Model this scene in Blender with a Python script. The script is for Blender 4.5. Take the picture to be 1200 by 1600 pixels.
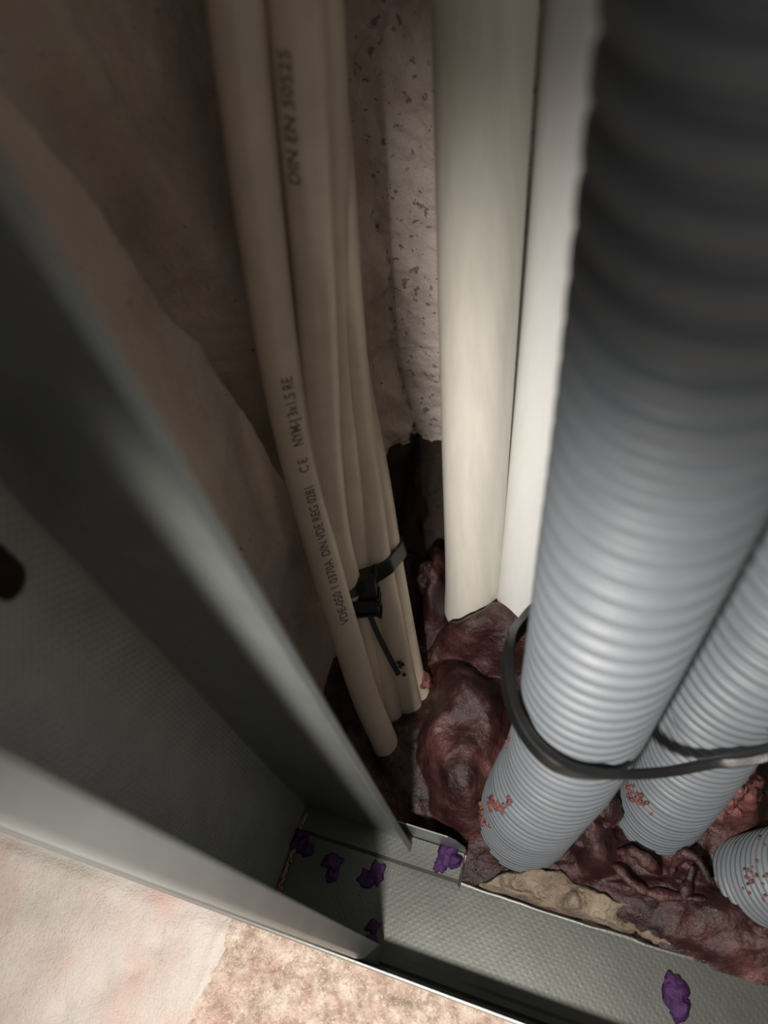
import bpy, bmesh, math, random
import numpy as np
from mathutils import Vector, Matrix, Euler
for o in list(bpy.data.objects): bpy.data.objects.remove(o, do_unlink=True)
S = bpy.context.scene
COL = S.collection

# ------------------------------------------------------------------ camera, world, lights, exposure
# metres; floor z=0, x runs along the floor track to the right, y runs into the wall cavity
cd = bpy.data.cameras.new('camera'); cam = bpy.data.objects.new('camera', cd); COL.objects.link(cam)
cd.sensor_fit = 'VERTICAL'; cd.sensor_height = 34.6; cd.lens = 34.6*1200/1600
cd.clip_start = .003; cd.clip_end = 20
r3 = [(0.94070359, 0.17806604, -0.28873741), (0.30577724, -0.81365621, 0.49443285), (-0.1468912, -0.55340406, -0.81985787)]
M3 = Matrix([(r[0], -r[1], -r[2]) for r in r3])
cam.matrix_world = Matrix.Translation((0, 0, .36)) @ M3.to_4x4()
cd.dof.use_dof = True; cd.dof.focus_distance = .335; cd.dof.aperture_fstop = 8.5
S.camera = cam

W = bpy.data.worlds.new('world'); S.world = W; W.use_nodes = True
bg = W.node_tree.nodes['Background']; bg.inputs[0].default_value = (1, .93, .86, 1); bg.inputs[1].default_value = .27

def spot(name, loc, target, power, size, blend, radius, color):
    l = bpy.data.lights.new(name, 'SPOT'); l.energy = power; l.spot_size = math.radians(size); l.spot_blend = blend
    l.shadow_soft_size = radius; l.color = color
    o = bpy.data.objects.new(name, l); COL.objects.link(o); o.location = loc
    o.rotation_euler = (Vector(target)-Vector(loc)).to_track_quat('-Z', 'Y').to_euler(); return o
spot('torch_light', (-.034, -.071, .316), (-.025, .05, 0), 5.7, 119, 1.0, .009, (1, .945, .885))

vs = S.view_settings; vs.view_transform = 'Standard'; vs.look = 'None'; vs.exposure = 0; vs.gamma = 1; vs.use_curve_mapping = False

# ------------------------------------------------------------------ noise
_rng = np.random.RandomState(7); _perm = np.concatenate([_rng.permutation(256)]*3); _val = _rng.rand(256)
def vnoise(x, y, z):
    xi, yi, zi = np.floor(x).astype(int), np.floor(y).astype(int), np.floor(z).astype(int)
    fx, fy, fz = x-xi, y-yi, z-zi
    fx, fy, fz = [f*f*(3-2*f) for f in (fx, fy, fz)]
    def h(a, b, c): return _val[_perm[_perm[_perm[a & 255]+(b & 255)]+(c & 255)]]
    r = 0
    for dx in (0, 1):
        for dy in (0, 1):
            for dz in (0, 1):
                r = r + h(xi+dx, yi+dy, zi+dz)*(fx if dx else 1-fx)*(fy if dy else 1-fy)*(fz if dz else 1-fz)
    return r*2-1
def fbm(x, y, z, sc, o=4, g=.5):
    r = 0; a = 1; f = sc
    for i in range(o):
        r = r + a*vnoise(x*f+i*17.3, y*f+i*5.1, z*f+i*9.7); a *= g; f *= 2.03
    return r
def ridged(x, y, z, sc, o=3):
    r = 0; a = 1; f = sc
    for i in range(o):
        r = r + a*(1-np.abs(vnoise(x*f+i*11.3, y*f+i*7.1, z*f+i*3.7))*2); a *= .5; f *= 2.1
    return r
def sstep(a, b, x):
    t = np.clip((x-a)/(b-a), 0, 1); return t*t*(3-2*t)

# ------------------------------------------------------------------ object helpers
def link(name, me, mat=None, parent=None, smooth=True):
    o = bpy.data.objects.new(name, me); COL.objects.link(o)
    if mat: me.materials.append(mat)
    if parent:
        o.parent = parent; o.matrix_parent_inverse = Matrix.Translation(parent.location).inverted()
    if smooth: me.polygons.foreach_set('use_smooth', [True]*len(me.polygons))
    return o
def mesh(name, verts, faces, mat=None, parent=None, smooth=True):
    me = bpy.data.meshes.new(name)
    me.from_pydata([tuple(map(float, v)) for v in verts], [], [tuple(map(int, f)) for f in faces]); me.update()
    return link(name, me, mat, parent, smooth)
def tag(o, label, cat, group=None, kind=None):
    if label: o['label'] = label
    if cat: o['category'] = cat
    if group: o['group'] = group
    if kind: o['kind'] = kind
    return o
def empty(name, loc):
    o = bpy.data.objects.new(name, None); COL.objects.link(o); o.location = loc; o.empty_display_size = .01; return o
def grid_faces(nu, nv, wrap=False):
    f = []
    for i in range(nu-1):
        for j in range(nv if wrap else nv-1):
            a = i*nv+j; b = i*nv+(j+1) % nv; f.append((a, b, b+nv, a+nv))
    return f
def solidify(o, t, off=0):
    m = o.modifiers.new('solid', 'SOLIDIFY'); m.thickness = t; m.offset = off; return o
def spline(pts, n):
    p = np.array(pts, float)
    seg = np.concatenate([[0], np.cumsum(np.linalg.norm(np.diff(p[:, :3], axis=0), axis=1))])
    k = len(p); t = np.linspace(0, seg[-1], n)
    # natural-ish Catmull-Rom on chord length
    m = np.zeros_like(p)
    for i in range(k):
        a, b = max(i-1, 0), min(i+1, k-1); m[i] = (p[b]-p[a])/(seg[b]-seg[a])
    out = []
    for s in t:
        i = min(np.searchsorted(seg, s, 'right')-1, k-2); h = seg[i+1]-seg[i]; u = (s-seg[i])/h
        out.append((2*u**3-3*u**2+1)*p[i]+(u**3-2*u**2+u)*h*m[i]+(-2*u**3+3*u**2)*p[i+1]+(u**3-u**2)*h*m[i+1])
    return np.array(out), t
def frames(P, up=None):
    T = np.gradient(P, axis=0); T /= np.linalg.norm(T, axis=1)[:, None]
    n = np.array(up if up is not None else (1., 0, 0)); N = []
    for t in T:
        n = n-t*np.dot(n, t); n = n/np.linalg.norm(n); N.append(n.copy())
    N = np.array(N); return T, N, np.cross(T, N)
def tube_mesh(P, R, na=32, closed=False, capa=True, up=None):
    T, N, B = frames(P, up); a = np.linspace(0, 2*math.pi, na, endpoint=False)
    R = np.broadcast_to(np.asarray(R, float).reshape(-1, 1) if np.ndim(R) == 1 else np.asarray(R, float), (len(P), na))
    V = P[:, None, :]+R[..., None]*(np.cos(a)[None, :, None]*N[:, None, :]+np.sin(a)[None, :, None]*B[:, None, :])
    V = V.reshape(-1, 3); F = grid_faces(len(P), na, True)
    if capa:
        F += [tuple(range(na))[::-1], tuple((len(P)-1)*na+np.arange(na))]
    return V, F
def ribbon(name, P, NRM, w, th, mat, parent, closed=False):
    """flat strap: P centre line, NRM outward normal per point"""
    T = np.roll(P, -1, 0)-np.roll(P, 1, 0) if closed else np.gradient(P, axis=0)
    T /= np.linalg.norm(T, axis=1)[:, None]; Nn = NRM-T*(NRM*T).sum(1)[:, None]; Nn /= np.linalg.norm(Nn, axis=1)[:, None]
    Bn = np.cross(T, Nn)
    prof = [(-.5, -.35), (-.42, -.5), (.42, -.5), (.5, -.35), (.5, .35), (.42, .5), (-.42, .5), (-.5, .35)]
    V = np.stack([P+Bn*w*a+Nn*th*b for a, b in prof], 1).reshape(-1, 3); n = len(P); F = grid_faces(n, 8, True)
    if closed: F += [((n-1)*8+j, (n-1)*8+(j+1) % 8, (j+1) % 8, j) for j in range(8)]
    else: F += [tuple(range(8))[::-1], tuple((n-1)*8+np.arange(8))]
    o = mesh(name, V, F, mat, parent, smooth=False); return o
def ico(loc, r, sub=3, sc=(1, 1, 1), amp=.3, fs=1.6, seed=0):
    bm = bmesh.new(); bmesh.ops.create_icosphere(bm, subdivisions=sub, radius=1)
    V = np.array([v.co[:] for v in bm.verts]); F = [[v.index for v in f.verts] for f in bm.faces]; bm.free()
    d = 1+amp*fbm(V[:, 0]+seed, V[:, 1]+seed*2.3, V[:, 2], fs, 4)
    return V*d[:, None]*r*np.array(sc)+np.array(loc), F
def join(parts):
    V = []; F = []; n = 0
    for v, f in parts:
        V.append(v); F += [[i+n for i in g] for g in f]; n += len(v)
    return np.concatenate(V), F

# ------------------------------------------------------------------ materials
class NT:
    def __init__(s, name):
        s.m = bpy.data.materials.new(name); s.m.use_nodes = True; s.t = s.m.node_tree; s.b = s.t.nodes['Principled BSDF']
        s.co = s.t.nodes.new('ShaderNodeTexCoord').outputs['Object']
    def n(s, typ, **k):
        x = s.t.nodes.new(typ)
        for a, v in k.items():
            if a.startswith('_'): setattr(x, a[1:], v)
            else: x.inputs[a.replace('__', ' ')].default_value = v
        return x
    def l(s, a, b): s.t.links.new(a, b)
    def noise(s, scale, detail=4, rough=.6, vec=None):
        x = s.n('ShaderNodeTexNoise', Scale=scale, Detail=detail, Roughness=rough); s.l(vec or s.co, x.inputs['Vector']); return x.outputs['Fac']
    def map(s, scale=(1, 1, 1)):
        x = s.n('ShaderNodeMapping'); x.inputs['Scale'].default_value = scale; s.l(s.co, x.inputs['Vector']); return x.outputs['Vector']
    def ramp(s, fac, stops):
        x = s.n('ShaderNodeValToRGB'); e = x.color_ramp.elements
        while len(e) < len(stops): e.new(.5)
        for i, (p, c) in enumerate(stops): e[i].position = p; e[i].color = (*c, 1) if len(c) == 3 else c
        s.l(fac, x.inputs['Fac']); return x.outputs['Color']
    def mix(s, fac, a, b, mode='MIX'):
        x = s.n('ShaderNodeMix', _data_type='RGBA', _blend_type=mode)
        for i, v in ((0, fac), (6, a), (7, b)):
            if hasattr(v, 'is_linked'): s.l(v, x.inputs[i])
            else: x.inputs[i].default_value = v if i == 0 else (*v, 1)
        return x.outputs[2]
    def math(s, op, a, b=0.):
        x = s.n('ShaderNodeMath', _operation=op)
        for i, v in enumerate((a, b)):
            if hasattr(v, 'is_linked'): s.l(v, x.inputs[i])
            else: x.inputs[i].default_value = v
        return x.outputs[0]
    def bump(s, h, dist, strength=1., prev=None):
        x = s.n('ShaderNodeBump', Distance=dist, Strength=strength); s.l(h, x.inputs['Height'])
        if prev: s.l(prev, x.inputs['Normal'])
        return x.outputs['Normal']
    def set(s, col=None, rough=None, metal=None, spec=None, nrm=None, **k):
        for key, v in (('Base Color', col), ('Roughness', rough), ('Metallic', metal), ('Specular IOR Level', spec), ('Normal', nrm)):
            if v is None: continue
            if hasattr(v, 'is_linked'): s.l(v, s.b.inputs[key])
            else: s.b.inputs[key].default_value = (*v, 1) if key == 'Base Color' else v
        for a, v in k.items(): s.b.inputs[a.replace('__', ' ')].default_value = v
        return s.m

def m_wall():
    t = NT('old_plaster')
    c = t.ramp(t.noise(14, 6, .65), [(.3, (.40, .32, .26)), (.5, (.58, .48, .40)), (.7, (.68, .58, .50))])
    c = t.mix(t.math('MULTIPLY', t.math('GREATER_THAN', t.noise(330, 3, .6), .70), .8), c, (.10, .07, .055))
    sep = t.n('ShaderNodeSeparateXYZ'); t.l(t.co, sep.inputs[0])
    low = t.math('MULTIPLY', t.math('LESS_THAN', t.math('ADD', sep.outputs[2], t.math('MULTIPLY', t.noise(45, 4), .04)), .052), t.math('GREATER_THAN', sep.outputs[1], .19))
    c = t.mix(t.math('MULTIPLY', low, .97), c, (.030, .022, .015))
    n = t.bump(t.noise(160, 6, .65), .0016); n = t.bump(t.noise(900, 3), .0004, prev=n)
    return t.set(c, .9, 0, .2, n)
def m_back():
    t = NT('pitted_plaster')
    c = t.ramp(t.noise(22, 6, .6), [(.3, (.46, .38, .33)), (.5, (.68, .585, .53)), (.72, (.80, .71, .66))])
    pit = t.math('GREATER_THAN', t.noise(260, 3, .6), .62)
    c = t.mix(t.math('MULTIPLY', pit, .75), c, (.20, .14, .11))
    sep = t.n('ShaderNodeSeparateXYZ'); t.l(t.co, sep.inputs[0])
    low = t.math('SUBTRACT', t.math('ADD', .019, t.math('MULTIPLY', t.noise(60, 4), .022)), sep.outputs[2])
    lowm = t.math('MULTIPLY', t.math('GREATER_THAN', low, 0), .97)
    c = t.mix(lowm, c, (.030, .022, .015))      # bare masonry under the plaster edge, coloured near-black below an uneven height
    n = t.bump(t.noise(180, 6, .65), .0018); n = t.bump(pit, .0006, prev=n)
    return t.set(c, .9, 0, .2, n)
def m_floor():
    t = NT('concrete_floor')
    sep = t.n('ShaderNodeSeparateXYZ'); t.l(t.co, sep.inputs[0])
    c1 = t.ramp(t.noise(26, 6, .6), [(.3, (.56, .50, .44)), (.5, (.70, .63, .57)), (.7, (.76, .70, .64))])
    c1 = t.mix(t.ramp(t.noise(15, 5, .6), [(.50, (0, 0, 0)), (.72, (.75, .75, .75))]), c1, (.76, .42, .36))
    c2 = t.ramp(t.noise(120, 6, .7), [(.33, (.26, .19, .14)), (.48, (.55, .43, .35)), (.66, (.80, .70, .60))])
    c2 = t.mix(t.ramp(t.noise(40, 4), [(.42, (0, 0, 0)), (.65, (.55, .55, .55))]), c2, (.60, .38, .33))
    c2 = t.mix(t.math('MULTIPLY', t.math('GREATER_THAN', t.noise(900, 4, .7), .58), .45), c2, (.90, .80, .70))
    c2 = t.mix(t.math('MULTIPLY', t.math('LESS_THAN', t.noise(520, 5, .75), .43), .45), c2, (.26, .19, .14))
    c1 = t.mix(t.math('MULTIPLY', t.math('GREATER_THAN', t.noise(140, 5, .75), .68), .55), c1, (.42, .34, .28))
    edge = t.math('ADD', sep.outputs[0], t.math('MULTIPLY', t.noise(60, 3), .012))
    c = t.mix(t.math('GREATER_THAN', edge, -.121), c1, c2)
    n = t.bump(t.noise(340, 6, .7), .0010); n = t.bump(t.noise(1100, 3), .0004, prev=n)
    return t.set(c, .85, 0, .25, n)
def m_steel(name, pitch=None, base=(.42, .44, .43), knurl=.00025, axes=(0, 1), metal=.85):
    t = NT(name)
    c = t.mix(t.ramp(t.noise(55, 4), [(.35, (0, 0, 0)), (.7, (.6, .6, .6))]), base, tuple(v*.72 for v in base))
    n = t.bump(t.noise(500, 3), .00006)
    if pitch:
        sep = t.n('ShaderNodeSeparateXYZ'); t.l(t.co, sep.inputs[0]); k = 2*math.pi/pitch
        a = t.math('SINE', t.math('MULTIPLY', sep.outputs[axes[0]], k)); b = t.math('SINE', t.math('MULTIPLY', sep.outputs[axes[1]], k))
        h = t.math('MAXIMUM', t.math('MULTIPLY', a, b), 0.)
        n = t.bump(h, knurl, prev=n)
    return t.set(c, .45, metal, .5, n)
def m_plain(name, col, rough=.4, spec=.5, var=.15, scale=60, bump=.0001, stretch=None, **k):
    t = NT(name); v = t.map(stretch) if stretch else None
    c = t.mix(t.ramp(t.noise(scale, 4, .6, v), [(.35, (0, 0, 0)), (.7, (1, 1, 1))]), col, tuple(x*(1-var) for x in col))
    n = t.bump(t.noise(scale*5, 4, .6, v), bump)
    return t.set(c, rough, 0, spec, n, **k)
def m_foam():
    t = NT('red_foam')
    c = t.ramp(t.noise(30, 6, .65), [(.36, (.010, .004, .0035)), (.5, (.036, .0125, .0115)), (.68, (.145, .062, .058))])
    n = t.bump(t.noise(70, 6, .6), .0016); n = t.bump(t.noise(420, 5, .7), .0009, prev=n)
    r = t.ramp(t.noise(90, 3), [(.35, (.18,)*3), (.7, (.45,)*3)])
    return t.set(c, r, 0, .55, n)

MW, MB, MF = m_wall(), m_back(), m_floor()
STUD = m_steel('galvanised_stud', None, base=(.34, .36, .35), metal=.85); STUDK = m_steel('galvanised_stud_knurled', .0030, axes=(1, 2), knurl=.00022, base=(.36, .37, .355), metal=.6)
TRK = m_steel('galvanised_track', .0030, axes=(0, 1), knurl=.00002, base=(.10, .105, .094), metal=.7); TRKP = m_steel('galvanised_track_plain', None, base=(.30, .32, .31))
CABLE = m_plain('cream_cable_sheath', (.64, .54, .43), .42, .45, .14, 70, .00008, Subsurface__Weight=.0)
PIPE1 = m_plain('ivory_pipe', (.74, .71, .63), .33, .5, .13, 60, .00006, stretch=(4, 4, .25))
PIPE2 = m_plain('white_pipe', (.76, .765, .74), .36, .5, .05, 60, .00005, stretch=(4, 4, .25))
COND = m_plain('grey_conduit', (.135, .150, .165), .50, .35, .12, 90, .00008)
BLACK = m_plain('black_nylon', (.010, .010, .010), .33, .5, .3, 120, .00006)
FOAM = m_foam(); PINK = m_plain('dried_foam_smear', (.20, .072, .066), .30, .6, .5, 260, .0008)
INK = m_plain('cable_print_ink', (.19, .15, .12), .6, .2, .25, 500, .00001)
PURPLE = m_plain('purple_sealant', (.062, .017, .095), .55, .35, .6, 240, .0006)
MORT = NT('beige_mortar'); _c = MORT.ramp(MORT.noise(70, 6, .6), [(.3, (.13, .095, .062)), (.5, (.24, .19, .14)), (.7, (.36, .30, .225))])
MORT = MORT.set(_c, .9, 0, .2, MORT.bump(MORT.noise(220, 6, .7), .003))

# ------------------------------------------------------------------ setting: floor, walls
def floor():
    xs = np.linspace(-.42, .30, 460); ys = np.linspace(-.28, .30, 330)
    X, Y = np.meshgrid(xs, ys, indexing='ij'); Z0 = X*0
    out = 1-sstep(-.006, .002, Y)
    seam = X+.127-.25*(Y+.02)*0+.004*fbm(X, Y, Z0, 60, 3)
    left = 1-sstep(-.004, .003, seam)
    rough = fbm(X, Y, Z0, 110, 5, .6)*.0020
    rough += np.maximum(fbm(X, Y, Z0+4, 260, 3), 0)*.0016
    smooth = fbm(X, Y, Z0+9, 25, 4)*.0010+ridged(X*1.6+Y*.4, Y*.35, Z0, 55, 2)*.0003
    ridge = np.exp(-(seam/.004)**2)*.0016
    dent = 0
    for cx, cy, r, d in ((-.155, -.018, .004, .0016), (-.160, -.030, .004, .002), (-.171, -.040, .005, .002), (-.152, -.004, .006, .0014), (-.183, -.052, .005, .002)):
        dent = dent-d*np.exp(-(((X-cx)/r)**2+((Y-cy)/(r*.8))**2)*(1+.5*fbm(X, Y, Z0, 200, 2)))
    for cx, cy, d in ((-.149, -.024, .0016), (-.148, .0, .001), (-.178, -.020, .0012)):
        dent = dent+d*np.exp(-(((X-cx)/.007)**2+((Y-cy+.3*(X-cx))/.0012)**2))
    H = -.0025+out*(left*(.0022+smooth+dent)+(1-left)*(rough)+ridge)
    V = np.stack([X, Y, H], -1).reshape(-1, 3)
    return mesh('floor', V, grid_faces(len(xs), len(ys)), MF)
tag(floor(), 'pale rough concrete floor with pinkish stains outside the steel track', None, kind='structure')

def wall_left():
    ys = np.concatenate([np.linspace(.0100, .0150, 5), np.linspace(.02, .047, 5), np.linspace(.0482, .30, 260)]); zs = np.linspace(-.004, .62, 420)
    Y, Z = np.meshgrid(ys, zs, indexing='ij'); Z0 = Y*0
    # plaster edge: proud front part, hollow behind, second swelling further in
    e1 = np.interp(Z, [0, .06, .105, .163, .209, .234, .267, .295, .35, .6], [.150, .149, .1455, .141, .1352, .1283, .122, .115, .105, .09])
    e2 = np.interp(Z, [0, .10, .163, .21, .25, .29, .35, .6], [.176, .170, .163, .157, .1495, .140, .13, .12])
    w = .001*fbm(Y, Z, Z0, 70, 3)
    dip = sstep(-.0005, .0025, Y-e1+w)*(1-.75*sstep(-.006, .006, Y-e2+w))
    X = -.1235-.020*dip
    X += .0022*fbm(Y, Z, Z0, 18, 4)*sstep(.06, .09, Y)+.0005*fbm(Y, Z, Z0, 120, 4)
    # crumbly inner corner
    X += np.maximum(0, Y-.222)*.35+.005*sstep(.225, .245, Y)*(fbm(Y, Z, Z0+3, 70, 4))
    X += np.clip(Z, 0, .4)*.03*sstep(.15, .22, Y)
    X = np.where(Y < .056, -.175+.055*sstep(.048, .055, Y)+.0617*(1-sstep(.0105, .0145, Y)), X)   # hollow behind the stud web
    V = np.stack([X, Y, Z], -1).reshape(-1, 3)
    n = len(ys)*len(zs); F = grid_faces(len(ys), len(zs))
    # give the wall its thickness: edge strip at the front and a back face
    fr = np.arange(len(zs)); V2 = V[fr].copy(); V2[:, 0] = -.24
    V = np.concatenate([V, V2]); F += [(a, a+1, n+a+1, n+a) for a in range(len(zs)-1)]
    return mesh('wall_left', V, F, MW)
tag(wall_left(), 'brownish plastered wall on the left behind the cream cables', None, kind='structure')

def wall_back():
    xs = np.linspace(-.16, .34, 300); zs = np.linspace(-.004, .62, 380)
    X, Z = np.meshgrid(xs, zs, indexing='ij'); Z0 = X*0
    Y = .250+.0016*fbm(X, Z, Z0, 22, 4)+.0005*fbm(X, Z, Z0, 150, 4)
    pits = fbm(X, Z, Z0+2, 300, 2); Y += .0012*sstep(.45, .75, pits)
    # lower edge: plaster stops, broken masonry recessed with lumps
    ed = .022+.018*fbm(X, Z, Z0+8, 28, 3)-.25*(X+.108)
    low = 1-sstep(-.006, .006, Z-ed)
    Y += low*(.004+.006*fbm(X, Z, Z0+5, 45, 4))
    Y -= .062*(1-sstep(-.004, .026, Z+.008*fbm(X, Z, Z0+11, 50, 3)))
    V = np.stack([X, Y, Z], -1).reshape(-1, 3)
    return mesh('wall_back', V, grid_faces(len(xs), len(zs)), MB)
tag(wall_back(), 'pitted plastered wall at the back of the cavity, broken at its foot', None, kind='structure')

# ------------------------------------------------------------------ steel stud (C profile standing in the track)
def strip(name, prof, z0, z1, mat, parent, th=.0006, nz=24, shear=None, lab=None):
    zs = np.linspace(z0, z1, nz); V = []
    for z in zs:
        for x, y in prof:
            dy = shear(z) if shear else 0
            V.append((x, y+dy, z))
    o = mesh(name, V, grid_faces(nz, len(prof)), mat, parent, smooth=False); solidify(o, th, 0)
    if lab: o['label'] = lab
    return o
stud = empty('metal_stud', (-.086, .028, .001))
tag(stud, 'upright galvanised steel wall stud with slotted knurled web, at left', 'stud')
ZT = .60
# web with slotted holes
def web():
    bm = bmesh.new()
    def ring(pts):
        vs_ = [bm.verts.new((-.112, y, z)) for y, z in pts]
        return [bm.edges.new((vs_[i], vs_[(i+1) % len(vs_)])) for i in range(len(vs_))]
    E = ring([(.0045, .0015), (.0535, .0015), (.0535, ZT), (.0045, ZT)])
    c, hw = .0418, .0042
    for zb, zt in ((.2335, .262), (.36, .39)):
        pts = [(c+hw*math.cos(a), zb+hw+hw*math.sin(a)) for a in np.linspace(math.pi, 2*math.pi, 13)]
        pts += [(c+hw*math.cos(a), zt+hw*math.sin(a)) for a in np.linspace(0, math.pi, 13)]
        E += ring(pts)
    bmesh.ops.triangle_fill(bm, edges=E, use_beauty=True)
    me = bpy.data.meshes.new('web'); bm.to_mesh(me); bm.free()
    o = link('web', me, STUDK, stud, smooth=False); solidify(o, .0006, 0); return o
web()['label'] = 'knurled slotted steel web'
r_ = .0012
sh = lambda z: -.0105*z
# rear flange with a shallow central swage, then its return lip
rear = strip('flange', [(-.112, .0535), (-.111, .0545), (-.098, .0545), (-.0955, .0535), (-.077, .0535), (-.0745, .0530), (-.061, .0518), (-.060, .0512)], .0015, ZT, STUD, stud)
strip('lip', [(-.060, .0512), (-.0597, .0504), (-.0598, .0482)], .0015, ZT, STUD, rear)
front = strip('flange', [(-.112, .0045), (-.111, .0035), (-.098, .0035), (-.0955, .0043), (-.077, .0043), (-.0745, .0035), (-.061, .0035), (-.060, .0042)], .0015, ZT, STUD, stud, shear=sh)
strip('lip', [(-.060, .0040), (-.0597, .0050), (-.0598, .0108)], .0015, ZT, STUD, front, shear=lambda z: -.0125*z)

# ------------------------------------------------------------------ floor track (U channel)
track = empty('floor_track', (.0, .028, 0))
tag(track, 'galvanised steel floor track with knurled web, running under the stud foot', 'track')
def track_web():
    xs = np.linspace(-.30, .26, 420)
    V = []; prof_n = 14
    rs = np.random.RandomState(3)
    for x in xs:
        cut = .0545 if x < -.036 else .0438+.0012*float(fbm(np.array([x]), np.array([.3]), np.array([.1]), 45, 3)[0])
        if -.0545 < x < -.036: cut = .0545
        pr = [(.0012, 0), (.0040, .0), (.0055, .0010), (.0075, .0010), (.0090, 0), (.0150, 0), (.025, 0), (.032, 0), (.0400, 0)]
        if cut > .05: pr += [(.0425, 0), (.0440, .0012), (.0500, .0012), (.0535, .0012), (.0545, .0012)]
        else:
            c2 = max(cut, .0415); pr += [(.0405, 0), (.0410, 0), (.5*(c2+.0412), 0), (c2-.0003, .0002), (c2, .0005)]
        V += [(x, y, z) for y, z in pr]
    o = mesh('web', V, grid_faces(len(xs), prof_n), TRK, track, smooth=False); solidify(o, .0006, -1); o['label'] = 'knurled steel track web'
track_web()
def tflange(x0, x1, y, h, lab, hf=None, out=0.):
    xs = np.linspace(x0, x1, 80); V = []
    for x in xs:
        hh = h if hf is None else hf(x)
        for k, q in enumerate((0, .1, .4, .7, 1.)):
            V.append((x, y+out*q*hh, .0002+hh*q))
    o = mesh('flange', V, grid_faces(len(xs), 5), TRKP, track, smooth=False); solidify(o, .0006, 0); o['label'] = lab; return o
tflange(-.30, .26, .0016, .045, 'straight steel flange at the room side', out=.004)
tflange(-.30, -.036, .0553, .026, 'snipped end of the inner steel flange', hf=lambda x: .024*(1-.55*sstep(-.041, -.036, x)), out=.0)

# ------------------------------------------------------------------ corrugated conduits
def conduit(name, pts, rad, pitch_fn, label, group, amp=.0011, up=(1, 0, 0), fade=.0, na=96, step=.00055):
    L = float(np.linalg.norm(np.diff(np.array(pts), axis=0), axis=1).sum())
    P, s = spline(pts, max(int(L/step), 60))
    pit = pitch_fn(P[:, 2]); ph = np.concatenate([[0], np.cumsum(np.diff(s)/pit[1:])])
    R = rad-2*amp*(1-sstep(.12, .62, .5+.5*np.cos(2*math.pi*ph)))
    V, F = tube_mesh(P, R, na, up=up)
    base = empty(name, tuple(P[0])); tag(base, label, 'conduit', group)
    o = mesh('corrugated_tube', V, F, COND, base)
    return base, P, s
G = 'grey corrugated conduits'
pit1 = lambda z: np.interp(z, [0, .06, .10, .15, .21, .3], [.0036, .0041, .0051, .0066, .0080, .0084])
c1, P1, s1 = conduit('corrugated_conduit', [(-.0160, .0745, -.004), (-.0143, .0755, .010), (-.0095, .0785, .043), (-.0038, .0835, .073), (-.0003, .0882, .108), (.002, .091, .15), (.004, .093, .2), (.006, .095, .25), (.0075, .0965, .30), (.012, .102, .42), (.018, .108, .56)], .0207, pit1,
    'thickest grey corrugated conduit rising in front of the white pipes, inside the loose black tie', None)
c2, P2, s2 = conduit('corrugated_conduit', [(.0375, .0930, -.004), (.0380, .0940, .0), (.0400, .0975, .04), (.0420, .1025, .07), (.0442, .1085, .10)], .0180, lambda z: z*0+.0037,
    'grey corrugated conduit right of the thickest one, a wider sleeve pushed over it', None)
Pup, sup = spline([(.0425, .1120, .086), (.0455, .1145, .11), (.050, .117, .15), (.053, .124, .22), (.056, .13, .30), (.064, .137, .42), (.072, .145, .56)], 900)
pit = np.interp(Pup[:, 2], [.08, .12, .2, .3], [.0048, .0056, .0075, .0084]); ph = np.concatenate([[0], np.cumsum(np.diff(sup)/pit[1:])])
V, F = tube_mesh(Pup, .0213-.0024*(1-sstep(.12, .62, .5+.5*np.cos(2*math.pi*ph))), 96)
sl = mesh('sleeve', V, F, COND, c2); sl['label'] = 'wider corrugated sleeve'
c3, P3, s3 = conduit('corrugated_conduit', [(.0770, .0770, -.004), (.0785, .0780, .0), (.0850, .079, .02), (.094, .081, .045), (.108, .084, .075), (.130, .088, .11), (.16, .092, .15)], .0180, lambda z: z*0+.0034,
    'short grey corrugated conduit at the right edge, flecked with foam', None, up=(0, 1, 0))

# foam smears stuck on the conduits (part of each conduit)
def smear(parent, P, zc, ang, spread, n, r, seed, rad, lab=None):
    rs = random.Random(seed); parts = []
    T, N, B = frames(P)
    for k in range(n):
        z = zc+rs.gauss(0, spread[0]); a = ang+rs.gauss(0, spread[1])+ (z-zc)*spread[2]
        i = int(np.argmin(np.abs(P[:, 2]-z))); d = math.cos(a)*np.array([1, 0, 0])+math.sin(a)*np.array([0, 1, 0])
        d = d-T[i]*np.dot(d, T[i]); d /= np.linalg.norm(d)
        parts.append(ico(P[i]+d*rad*.985, r*rs.uniform(.5, 1.25), 2, (1, 1, 1.3), .45, 1.6, seed+k))
    V, F = join(parts); o = mesh('foam_smear', V, F, PINK, parent)
    return o
R_ = math.radians
smear(c1, P1, .046, R_(-146), (.005, .10, 14), 34, .0011, 11, .0205)
smear(c1, P1, .082, R_(-172), (.004, .05, 8), 7, .0009, 12, .0205)
smear(c1, P1, .016, R_(-158), (.007, .12, 10), 40, .0010, 13, .0207)
smear(c2, P2, .036, R_(-150), (.005, .18, 20), 26, .0009, 14, .0180)
smear(c2, P2, .050, R_(-12), (.008, .22, 0), 60, .0018, 15, .0185)
smear(c2, Pup, .128, R_(-62), (.005, .08, 0), 22, .0016, 16, .0213)
def smear3(cx, seed, n, sp, r):
    rs = random.Random(seed); parts = []
    for k in range(n):
        t = rs.gauss(cx[0], sp[0]); i = int(np.clip(t, .02, .98)*(len(P3)-1)); T = P3[min(i+1, len(P3)-1)]-P3[i-1]; T /= np.linalg.norm(T)
        a = rs.gauss(cx[1], sp[1]); d = np.array([-math.sin(a)*.5, -math.cos(a), math.sin(a)]); d = d-T*np.dot(d, T); d /= np.linalg.norm(d)
        parts.append(ico(P3[i]+d*.0178, r*rs.uniform(.4, 1.2), 2, (1, 1, 1), .4, 1.6, seed+k))
    V, F = join(parts); mesh('foam_smear', V, F, PINK, c3)
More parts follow.
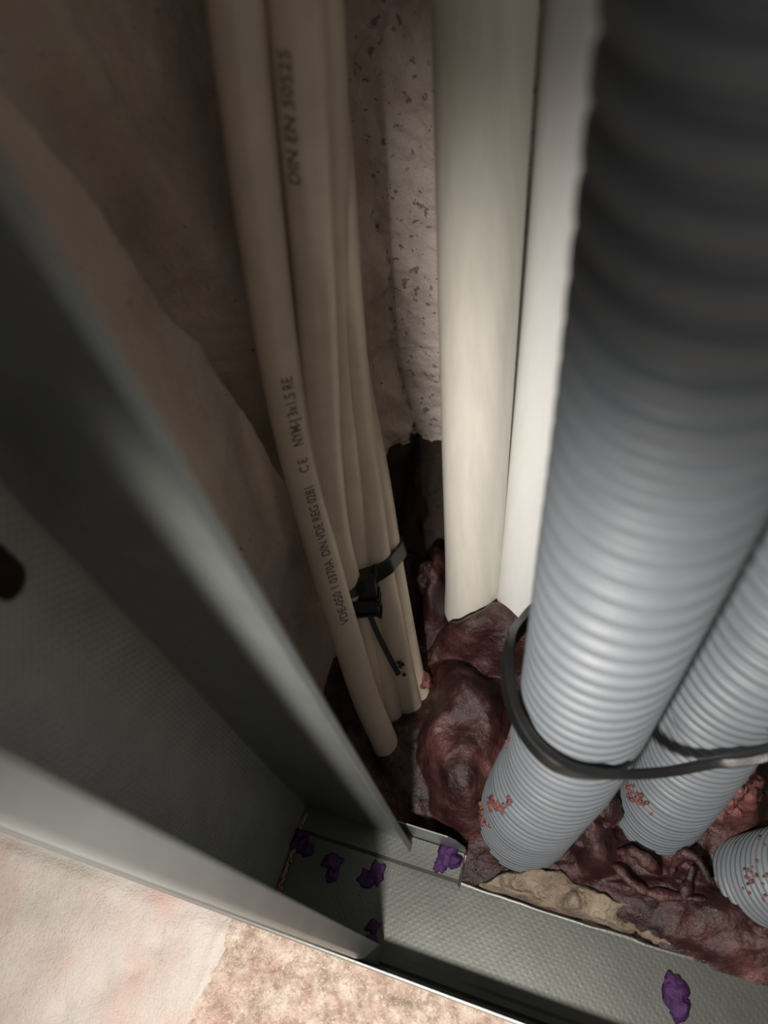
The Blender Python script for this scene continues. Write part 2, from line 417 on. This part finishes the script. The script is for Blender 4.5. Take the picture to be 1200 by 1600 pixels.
smear3((.17, R_(75)), 21, 26, (.03, .3), .0007)
smear3((.17, R_(20)), 22, 16, (.02, .1), .0009)

# ------------------------------------------------------------------ white pipes
def pipe(pts, rad, mat, label):
    P, s = spline(pts, 160); T, N, B = frames(P)
    a = np.linspace(0, 2*math.pi, 64, endpoint=False)
    base = empty('pipe', tuple(P[0])); tag(base, label, 'pipe')
    V, F = tube_mesh(P, np.full(len(P), rad), 64); mesh('tube', V, F, mat, base)
    return base
pipe([(-.063, .166, .004), (-.0601, .1685, .04), (-.057, .177, .12), (-.0545, .188, .20), (-.053, .199, .265), (-.052, .206, .31), (-.050, .216, .42), (-.05, .22, .58)], .0130, PIPE1,
     'ivory plastic pipe rising from the foam, left of the pair')
pipe([(-.0375, .166, .004), (-.0348, .1705, .04), (-.0325, .187, .12), (-.0300, .204, .20), (-.0290, .217, .265), (-.0285, .225, .31), (-.028, .23, .42), (-.028, .233, .58)], .0130, PIPE2,
     'whiter plastic pipe between the ivory pipe and the thickest conduit')

# ------------------------------------------------------------------ cream cables
def cable(pts, rad, label):
    P, s = spline(pts, 260); base = empty('cable', tuple(P[0])); tag(base, label, 'cable', None)
    V, F = tube_mesh(P, np.full(len(P), rad), 36); mesh('sheath', V, F, CABLE, base)
    return base, P, s
A = [(-.0815, .0870, -.001), (-.0835, .0895, .012), (-.0905, .0983, .042), (-.0975, .1120, .085), (-.1035, .125, .120), (-.1052, .134, .163), (-.1035, .1385, .195), (-.0995, .1445, .237), (-.0930, .1530, .290), (-.083, .160, .35), (-.07, .168, .45), (-.06, .172, .58)]
Bc = [(-.0905, .1020, .0), (-.0925, .1075, .02), (-.0990, .1240, .066), (-.1010, .1315, .113), (-.0990, .1405, .158), (-.0955, .1455, .188), (-.0900, .1520, .232), (-.0820, .1585, .290), (-.072, .165, .35), (-.06, .172, .45), (-.05, .176, .58)]
Cc = [(-.0860, .1030, .0), (-.0885, .1090, .016), (-.0960, .1290, .062), (-.0995, .1400, .0905), (-.1015, .1560, .138), (-.1010, .1650, .165), (-.0975, .1740, .212), (-.0870, .1790, .280), (-.082, .182, .35), (-.075, .187, .45), (-.07, .19, .58)]
Dc = [(-.0785, .1110, .0), (-.0815, .1165, .018), (-.0888, .1335, .063), (-.0925, .1430, .0862), (-.0955, .1560, .1191), (-.0973, .1650, .1502), (-.0960, .1760, .2014), (-.0940, .1860, .2488), (-.090, .192, .35), (-.085, .195, .45), (-.08, .198, .58)]
Ec = [(-.0765, .1185, .0), (-.0800, .1235, .0159), (-.0885, .1440, .066), (-.0955, .1640, .1126), (-.1015, .1790, .160), (-.1015, .190, .21), (-.100, .197, .26), (-.097, .202, .35), (-.092, .206, .45), (-.09, .208, .58)]
ca, PA, sA = cable(A, .0061, 'cream cable with dark lettering running along it, nearest the stud and outside the small tie')
cb, PB, sB = cable(Bc, .0060, 'cream cable running close behind the printed one, bright along its middle')
cc, PC, sC = cable(Cc, .0061, 'cream cable gripped by the small black tie, the one behind its square head')
cdd, PD_, sD = cable(Dc, .0061, 'cream cable gripped by the small black tie with a dark foam spot near its foot')
ce, PE, sE = cable(Ec, .0058, 'hindmost cream cable, furthest right of the tied bundle')

def print_text(parent, P, s, rad, txt, s0, h, ang_dir, stretch=1.0, up=True):
    """letters laid on the sheath; s0 = arc length of the first letter, text runs up the cable"""
    cu = bpy.data.curves.new('t', 'FONT'); cu.body = txt; cu.size = 1.; cu.resolution_u = 2; cu.offset = .018
    ob = bpy.data.objects.new('t', cu); COL.objects.link(ob); dg = bpy.context.evaluated_depsgraph_get(); dg.update()
    me = bpy.data.meshes.new_from_object(ob.evaluated_get(dg)); bpy.data.objects.remove(ob)
    bm = bmesh.new(); bm.from_mesh(me); bmesh.ops.triangulate(bm, faces=bm.faces)
    bmesh.ops.subdivide_edges(bm, edges=[e for e in bm.edges if e.calc_length() > .25], cuts=2); bmesh.ops.triangulate(bm, faces=bm.faces)
    T, N, B = frames(P)
    for v in bm.verts:
        ss = s0+v.co.x*h*stretch*(1 if up else -1); y = (v.co.y-.35)*h*(1 if up else -1)
        i = min(max(int(np.searchsorted(s, ss)), 1), len(s)-2); f = (ss-s[i-1])/(s[i]-s[i-1]); c = P[i-1]*(1-f)+P[i]*f
        d = np.array(ang_dir(ss)); d = d-T[i]*np.dot(d, T[i]); d /= np.linalg.norm(d); side = np.cross(d, T[i])
        a = y/rad; n = d*math.cos(a)+side*math.sin(a); v.co = c+n*(rad+.00006)
    m2 = bpy.data.meshes.new('print'); bm.to_mesh(m2); bm.free(); bpy.data.meshes.remove(me)
    o = link('printed_text', m2, INK, parent, smooth=False); o['label'] = 'faded dark lettering'; return o
CAMP = np.array((0, 0, .36))
def facing(P, s, turn):
    T, N, B = frames(P)
    def f(ss):
        i = min(int(np.searchsorted(s, ss)), len(s)-1); v = CAMP*[1, 1, 0]+[0, 0, P[i][2]+.06]-P[i]; v = v/np.linalg.norm(v)
        side = np.cross(T[i], v); return v*math.cos(turn)+side*math.sin(turn)
    return f
print_text(ca, PA, sA, .0061, 'VDE-050 1 0370A  DIN VDE REG 0281     C E     NYM-J 3x1,5 RE', .094, .0048, facing(PA, sA, .12), .90)
print_text(cb, PB, sB, .0060, 'DIN EN 50525', .262, .0045, facing(PB, sB, -.55), 1.1)
# foam spots on the fourth cable
smear_parts = [ico(PD_[int(np.argmin(np.abs(PD_[:, 2]-z)))]+np.array([x, -.0050, .0035]), r, 2, (1, .35, 1.3), .4, 1.5, k) for k, (z, x, r) in enumerate(((.034, .0036, .0018), (.029, .0042, .0012), (.0315, .0030, .0009)))]
V, F = join(smear_parts); mesh('foam_spot', V, F, m_plain('foam_spot', (.07, .03, .022), .5, .3), cdd)

# ------------------------------------------------------------------ small cable tie on the bundle
tie = empty('cable_tie', (-.095, .135, .08)); tag(tie, 'small black zip tie with square head and pointed tail around the cream cables', 'cable tie')
# head sits in front of cable C, strap goes right around D/E and back behind
hc = np.array((-.0945, .1290, .083))
ax = np.array((-.0035, .012, .026)); ax /= np.linalg.norm(ax)          # cable direction
fw = np.array((.35, -.93, .35)); fw -= ax*np.dot(fw, ax); fw /= np.linalg.norm(fw); sd = np.cross(fw, ax)  # right-hand side
if sd[0] < 0: sd = -sd
def box(c, u, v, w, su, sv, sw, bev=.0006):
    bm = bmesh.new(); bmesh.ops.create_cube(bm, size=1)
    for x in bm.verts: x.co = Vector(c+u*su*x.co.x+v*sv*x.co.y+w*sw*x.co.z)
    bmesh.ops.bevel(bm, geom=list(bm.edges), offset=bev, segments=2, affect='EDGES')
    V = [x.co[:] for x in bm.verts]; bm.verts.index_update(); F = [[y.index for y in f.verts] for f in bm.faces]; bm.free(); return np.array(V), F
def world_strap(cen, coords): return np.array([cen+sd*a+fw*b+ax*c for a, b, c in coords])
bc = (PC[np.argmin(abs(PC[:, 2]-.083))]+PD_[np.argmin(abs(PD_[:, 2]-.083))]+PE[np.argmin(abs(PE[:, 2]-.083))])/3
loc = lambda p: (np.dot(p-bc, sd), np.dot(p-bc, fw))
hull = [loc(Pq[np.argmin(abs(Pq[:, 2]-.083))]) for Pq in (PC, PD_, PE, PB)]
# strap = convex hull of circles around cables C, D, E, B
ang = np.linspace(0, 2*math.pi, 97)[:-1]
pts = []
for h_ in hull:
    for a in ang: pts.append((h_[0]+.0070*math.cos(a), h_[1]+.0070*math.sin(a)))
def chull(p):
    p = sorted(p); 
    def half(q):
        o = []
        for x in q:
            while len(o) > 1 and (o[-1][0]-o[-2][0])*(x[1]-o[-2][1])-(o[-1][1]-o[-2][1])*(x[0]-o[-2][0]) <= 0: o.pop()
            o.append(x)
        return o[:-1]
    return half(p)+half(p[::-1])
hl = np.array(chull(pts)); cl = np.concatenate([hl, hl[:1]]); sg = np.concatenate([[0], np.cumsum(np.linalg.norm(np.diff(cl, axis=0), axis=1))])
tt = np.linspace(0, sg[-1], 121)[:-1]; hx = np.interp(tt, sg, cl[:, 0]); hy = np.interp(tt, sg, cl[:, 1])
SP = world_strap(bc, [(a, b, .0022*math.sin(a/.012)) for a, b in zip(hx, hy)]); cen = SP.mean(0)
ribbon('strap', SP, SP-cen, .0070, .0016, BLACK, tie, closed=True)
cC = PC[np.argmin(abs(PC[:, 2]-.083))]
hc = cC+fw*.0092+sd*.0008
V1, F1 = join([box(hc-ax*.0015, sd, fw, ax, .0125, .0060, .0135, .0011)]); hd = mesh('head', V1, F1, BLACK, tie, smooth=False)
V1, F1 = join([box(hc-ax*.0100+fw*.0006+sd*.0006, sd, fw, ax, .0110, .0062, .0080, .0011)]); mesh('collar', V1, F1, BLACK, hd, smooth=False)
tl = spline([tuple(hc-ax*.008+fw*.001+sd*.0005), tuple(hc-ax*.022+sd*.0035+fw*.0030), tuple(hc-ax*.036+sd*.0075+fw*.0045), tuple(hc-ax*.046+sd*.0105+fw*.0050)], 40)[0]
TP = tl.copy(); w = np.ones(40); w[-5:] = np.linspace(1, .25, 5)
o = ribbon('tail', TP, np.tile(fw+sd*.5, (40, 1)), .0024, .0013, BLACK, tie)

# ------------------------------------------------------------------ big loose cable tie around two conduits
big = empty('cable_tie', (.02, .10, .11)); tag(big, 'big black zip tie looped loosely around the two tall grey conduits', 'cable tie')
ring = [(-.0245, .112, .118), (-.0250, .0950, .1330), (-.0205, .0800, .1325), (-.0125, .0705, .1300), (-.0025, .0658, .1290), (.012, .0695, .1225), (.0285, .0780, .1120), (.0415, .0850, .1100), (.0545, .0895, .1150),
        (.0680, .098, .120), (.0735, .114, .124), (.0660, .131, .125), (.045, .141, .121), (.018, .140, .114), (-.006, .135, .109), (-.0195, .126, .109)]
P, _ = spline(ring[-2:]+ring+ring[:3], 400)
i0 = int(np.argmin(np.linalg.norm(P[:120]-np.array(ring[0]), axis=1))); i1 = 200+int(np.argmin(np.linalg.norm(P[200:]-np.array(ring[0]), axis=1)))
P = P[i0:i1]; cen = P.mean(0)
ribbon('strap', P, (P-cen)*[1, 1, 1], .0066, .0030, BLACK, big, closed=True)
V1, F1 = box(np.array((.066, .133, .125)), np.array((1., 0, 0)), np.array((0, 1., 0)), np.array((0, 0, 1.)), .008, .006, .009, .0009)
mesh('head', V1, F1, BLACK, big, smooth=False)

# ------------------------------------------------------------------ foam
def foam():
    xs = np.linspace(-.128, .25, 520); ys = np.linspace(.0405, .252, 340)
    X, Y = np.meshgrid(xs, ys, indexing='ij'); Z0 = X*0
    wx = X+.004*fbm(X, Y, Z0, 45, 3); wy = Y+.004*fbm(X, Y, Z0+6, 45, 3)
    def g(cx, cy, rx, ry, h, rot=0, p=2.):
        c, s = math.cos(rot), math.sin(rot); u = ((wx-cx)*c+(wy-cy)*s)/rx; v = (-(wx-cx)*s+(wy-cy)*c)/ry
        return h*np.exp(-(u*u+v*v)**(p/2))
    H = .0035+.002*fbm(X, Y, Z0, 35, 4)
    L = [g(-.0475, .100, .0200, .036, .034, .25, 4.0),        # big bulge left of the thick conduit
         g(-.0400, .078, .012, .013, .026, .2, 2.6),
         g(-.0700, .088, .016, .022, .012, .2),
         g(-.045, .150, .026, .013, .036, .15, 3.2),            # ridge in front of the pipes
         g(-.083, .172, .0085, .022, .030, .15, 3),
         g(-.100, .200, .022, .020, .012),
         g(-.105, .090, .02, .03, .008),
         g(-.040, .19, .03, .02, .022),
         g(.0120, .0790, .011, .017, .025, .2, 2.6),           # lumps between the conduits
         g(.0080, .0710, .006, .007, .023, .2, 2.6),
         g(.0620, .1060, .013, .010, .030),
         g(.033, .061, .022, .006, .008, .15), g(.060, .058, .02, .010, .010, .1),
         g(.090, .055, .030, .012, .012), g(.13, .07, .05, .03, .02), g(.09, .14, .04, .03, .012), g(.02, .13, .03, .03, .01)]
    for l in L: H = np.maximum(H, l)+.12*np.minimum(H, l)
    H += .0030*fbm(wx, wy, Z0+1, 60, 3)+.0006*fbm(X, Y, Z0, 200, 3)
    H = H-.03*sstep(.188, .204, Y-.1*(X+.1)+.004*fbm(X, Y, Z0, 60, 2))*(1-sstep(-.07, -.05, X))
    # front edge runs down to the track
    edge = np.where(X < -.036, .0560, np.where(X > .045, .0405, .0435))+.0015*fbm(X, Z0, Z0, 60, 2)
    mort = np.exp(-(((X+.004)/.028)**2+((Y-.050)/.0085)**2)**2)
    H = H*sstep(0, .008, Y-edge)-.004*(1-sstep(-.002, .002, Y-edge))
    H = H*(1-mort)-.002*mort
    V = np.stack([X, Y, H], -1).reshape(-1, 3)
    base = mesh('fire_foam', V, grid_faces(len(xs), len(ys)), FOAM); return base
fo = foam(); tag(fo, 'dark red-brown expanding foam filling the cavity floor around pipes and cables', 'foam')
def lump(cx, r, sc, seed, amp=.28, mat=None, name='foam_lump'):
    V, F = ico(cx, r, 4, sc, amp, 1.3, seed); return mesh(name, V, F, mat or FOAM, fo)
lump((.0100, .0735, .013), .0085, (1, .8, 1.25), 3)
lump((.0150, .0850, .018), .0085, (.9, .9, 1.1), 4)
lump((.0615, .1010, .042), .0080, (1.1, .9, 1.2), 5, .4, PINK)
lump((.0575, .0960, .034), .0055, (1.1, .9, 1.2), 6, .4, PINK)
lump((-.0845, .1690, .022), .0065, (.8, 1.0, 1.9), 7, .3)
lump((-.0735, .1220, .012), .0035, (1, 1, 1), 8, .4, PINK)
def strand(pts, r, seed):
    P, s = spline(pts, 90); a = np.arange(20)
    k = fbm(P[:, 0], P[:, 1], P[:, 2]+seed, 260, 3); R = (r*(1+.35*k)*(.25+.75*np.sin(np.linspace(0.05, math.pi-.05, 90))**.5))[:, None]*(1+.12*np.sin(a*2*math.pi/10+seed)[None, :])
    V, F = tube_mesh(P, R, 20); return mesh('foam_strand', V, F, FOAM, fo)
strand([(.0200, .0660, .006), (.0245, .0655, .011), (.0300, .0620, .0115), (.0370, .0600, .011), (.0450, .0610, .011), (.0520, .0625, .010), (.0590, .0640, .010)], .0023, 1)
strand([(.0460, .0690, .004), (.0462, .0735, .010), (.0490, .0770, .015), (.0535, .0760, .016), (.0590, .0700, .013)], .0018, 2)
strand([(.0525, .0740, .014), (.0520, .0690, .012), (.0510, .0635, .011), (.0520, .0590, .008)], .0019, 3)
strand([(.0240, .0720, .008), (.0300, .0725, .014), (.0370, .0700, .012), (.0420, .0690, .006)], .0022, 4)

# ------------------------------------------------------------------ mortar patch beside the track
def mortar():
    xs = np.linspace(-.034, .066, 200); ys = np.linspace(.0405, .068, 90)
    X, Y = np.meshgrid(xs, ys, indexing='ij'); Z0 = X*0
    lo = .0432+.0010*fbm(X, Z0, Z0, 90, 3)
    hi = np.interp(X, [-.032, -.015, .004, .018, .030, .050, .062], [.0445, .056, .064, .060, .0555, .0480, .0440])+.003*fbm(X, Z0+2, Z0, 90, 3)
    ins = sstep(0, .003, Y-lo)*sstep(0, .004, hi-Y)
    H = -.004+ins*(.0070+.0055*fbm(X, Y, Z0, 80, 5)+.002*np.sin((Y-.043)*140))
    V = np.stack([X, Y, H], -1).reshape(-1, 3)
    return mesh('mortar_patch', V, grid_faces(len(xs), len(ys)), MORT)
tag(mortar(), 'beige lumpy mortar patch between the steel track and the red foam', 'mortar')

# ------------------------------------------------------------------ purple sealant blobs
def blob(items, label):
    V, F = join([ico(c, r, 3, sc, .45, 1.8, k+len(label)) for k, (c, r, sc) in enumerate(items)])
    o = mesh('sealant_blob', V, F, PURPLE); tag(o, label, 'sealant', None); return o
blob([((-.1085, .0385, .002), .0042, (.8, 1.1, .7)), ((-.105, .0365, .0015), .0030, (1, 1, .6))], 'purple sealant blob in the corner of track and stud web')
blob([((-.0915, .0350, .0012), .0042, (1, .8, .4)), ((-.0900, .0300, .0012), .0030, (.8, 1.2, .4))], 'purple sealant blob on the track, second from the stud web')
blob([((-.0715, .0360, .0012), .0042, (.8, 1.1, .4)), ((-.0745, .0325, .0010), .0034, (1, .9, .4))], 'purple sealant blob on the track beneath the open edge of the stud')
blob([((-.0435, .0520, .003), .0040, (.9, 1.1, .8)), ((-.0400, .0500, .003), .0034, (1, .8, .8)), ((-.0455, .0470, .0025), .003, (.9, 1, .7))], 'purple sealant blob by the snipped end of the inner track flange')
blob([((-.0665, .0165, .0006), .0032, (.9, .8, .25)), ((-.0655, .0110, .0012), .0028, (.9, .9, .25))], 'faint purple smudge on the track near its room-side flange')
blob([((.0530, .0290, .0016), .0050, (.85, 1.0, .5)), ((.0550, .0245, .0014), .0040, (.9, 1, .5)), ((.0510, .0330, .0014), .003, (1, 1, .5))], 'largest purple sealant blob, alone at the right end of the track')
# pinkish crust along the stud foot
cr = [ico((-.1105+random.Random(k).uniform(-.0006, .001), .0165+k*.0009, .0016), .0009, 1, (1, 1.3, .8), .5, 2, k) for k in range(38)]
V, F = join(cr); o = mesh('rust_crust', V, F, m_plain('pink_crust', (.32, .20, .16), .8, .2, .4, 300), stud)
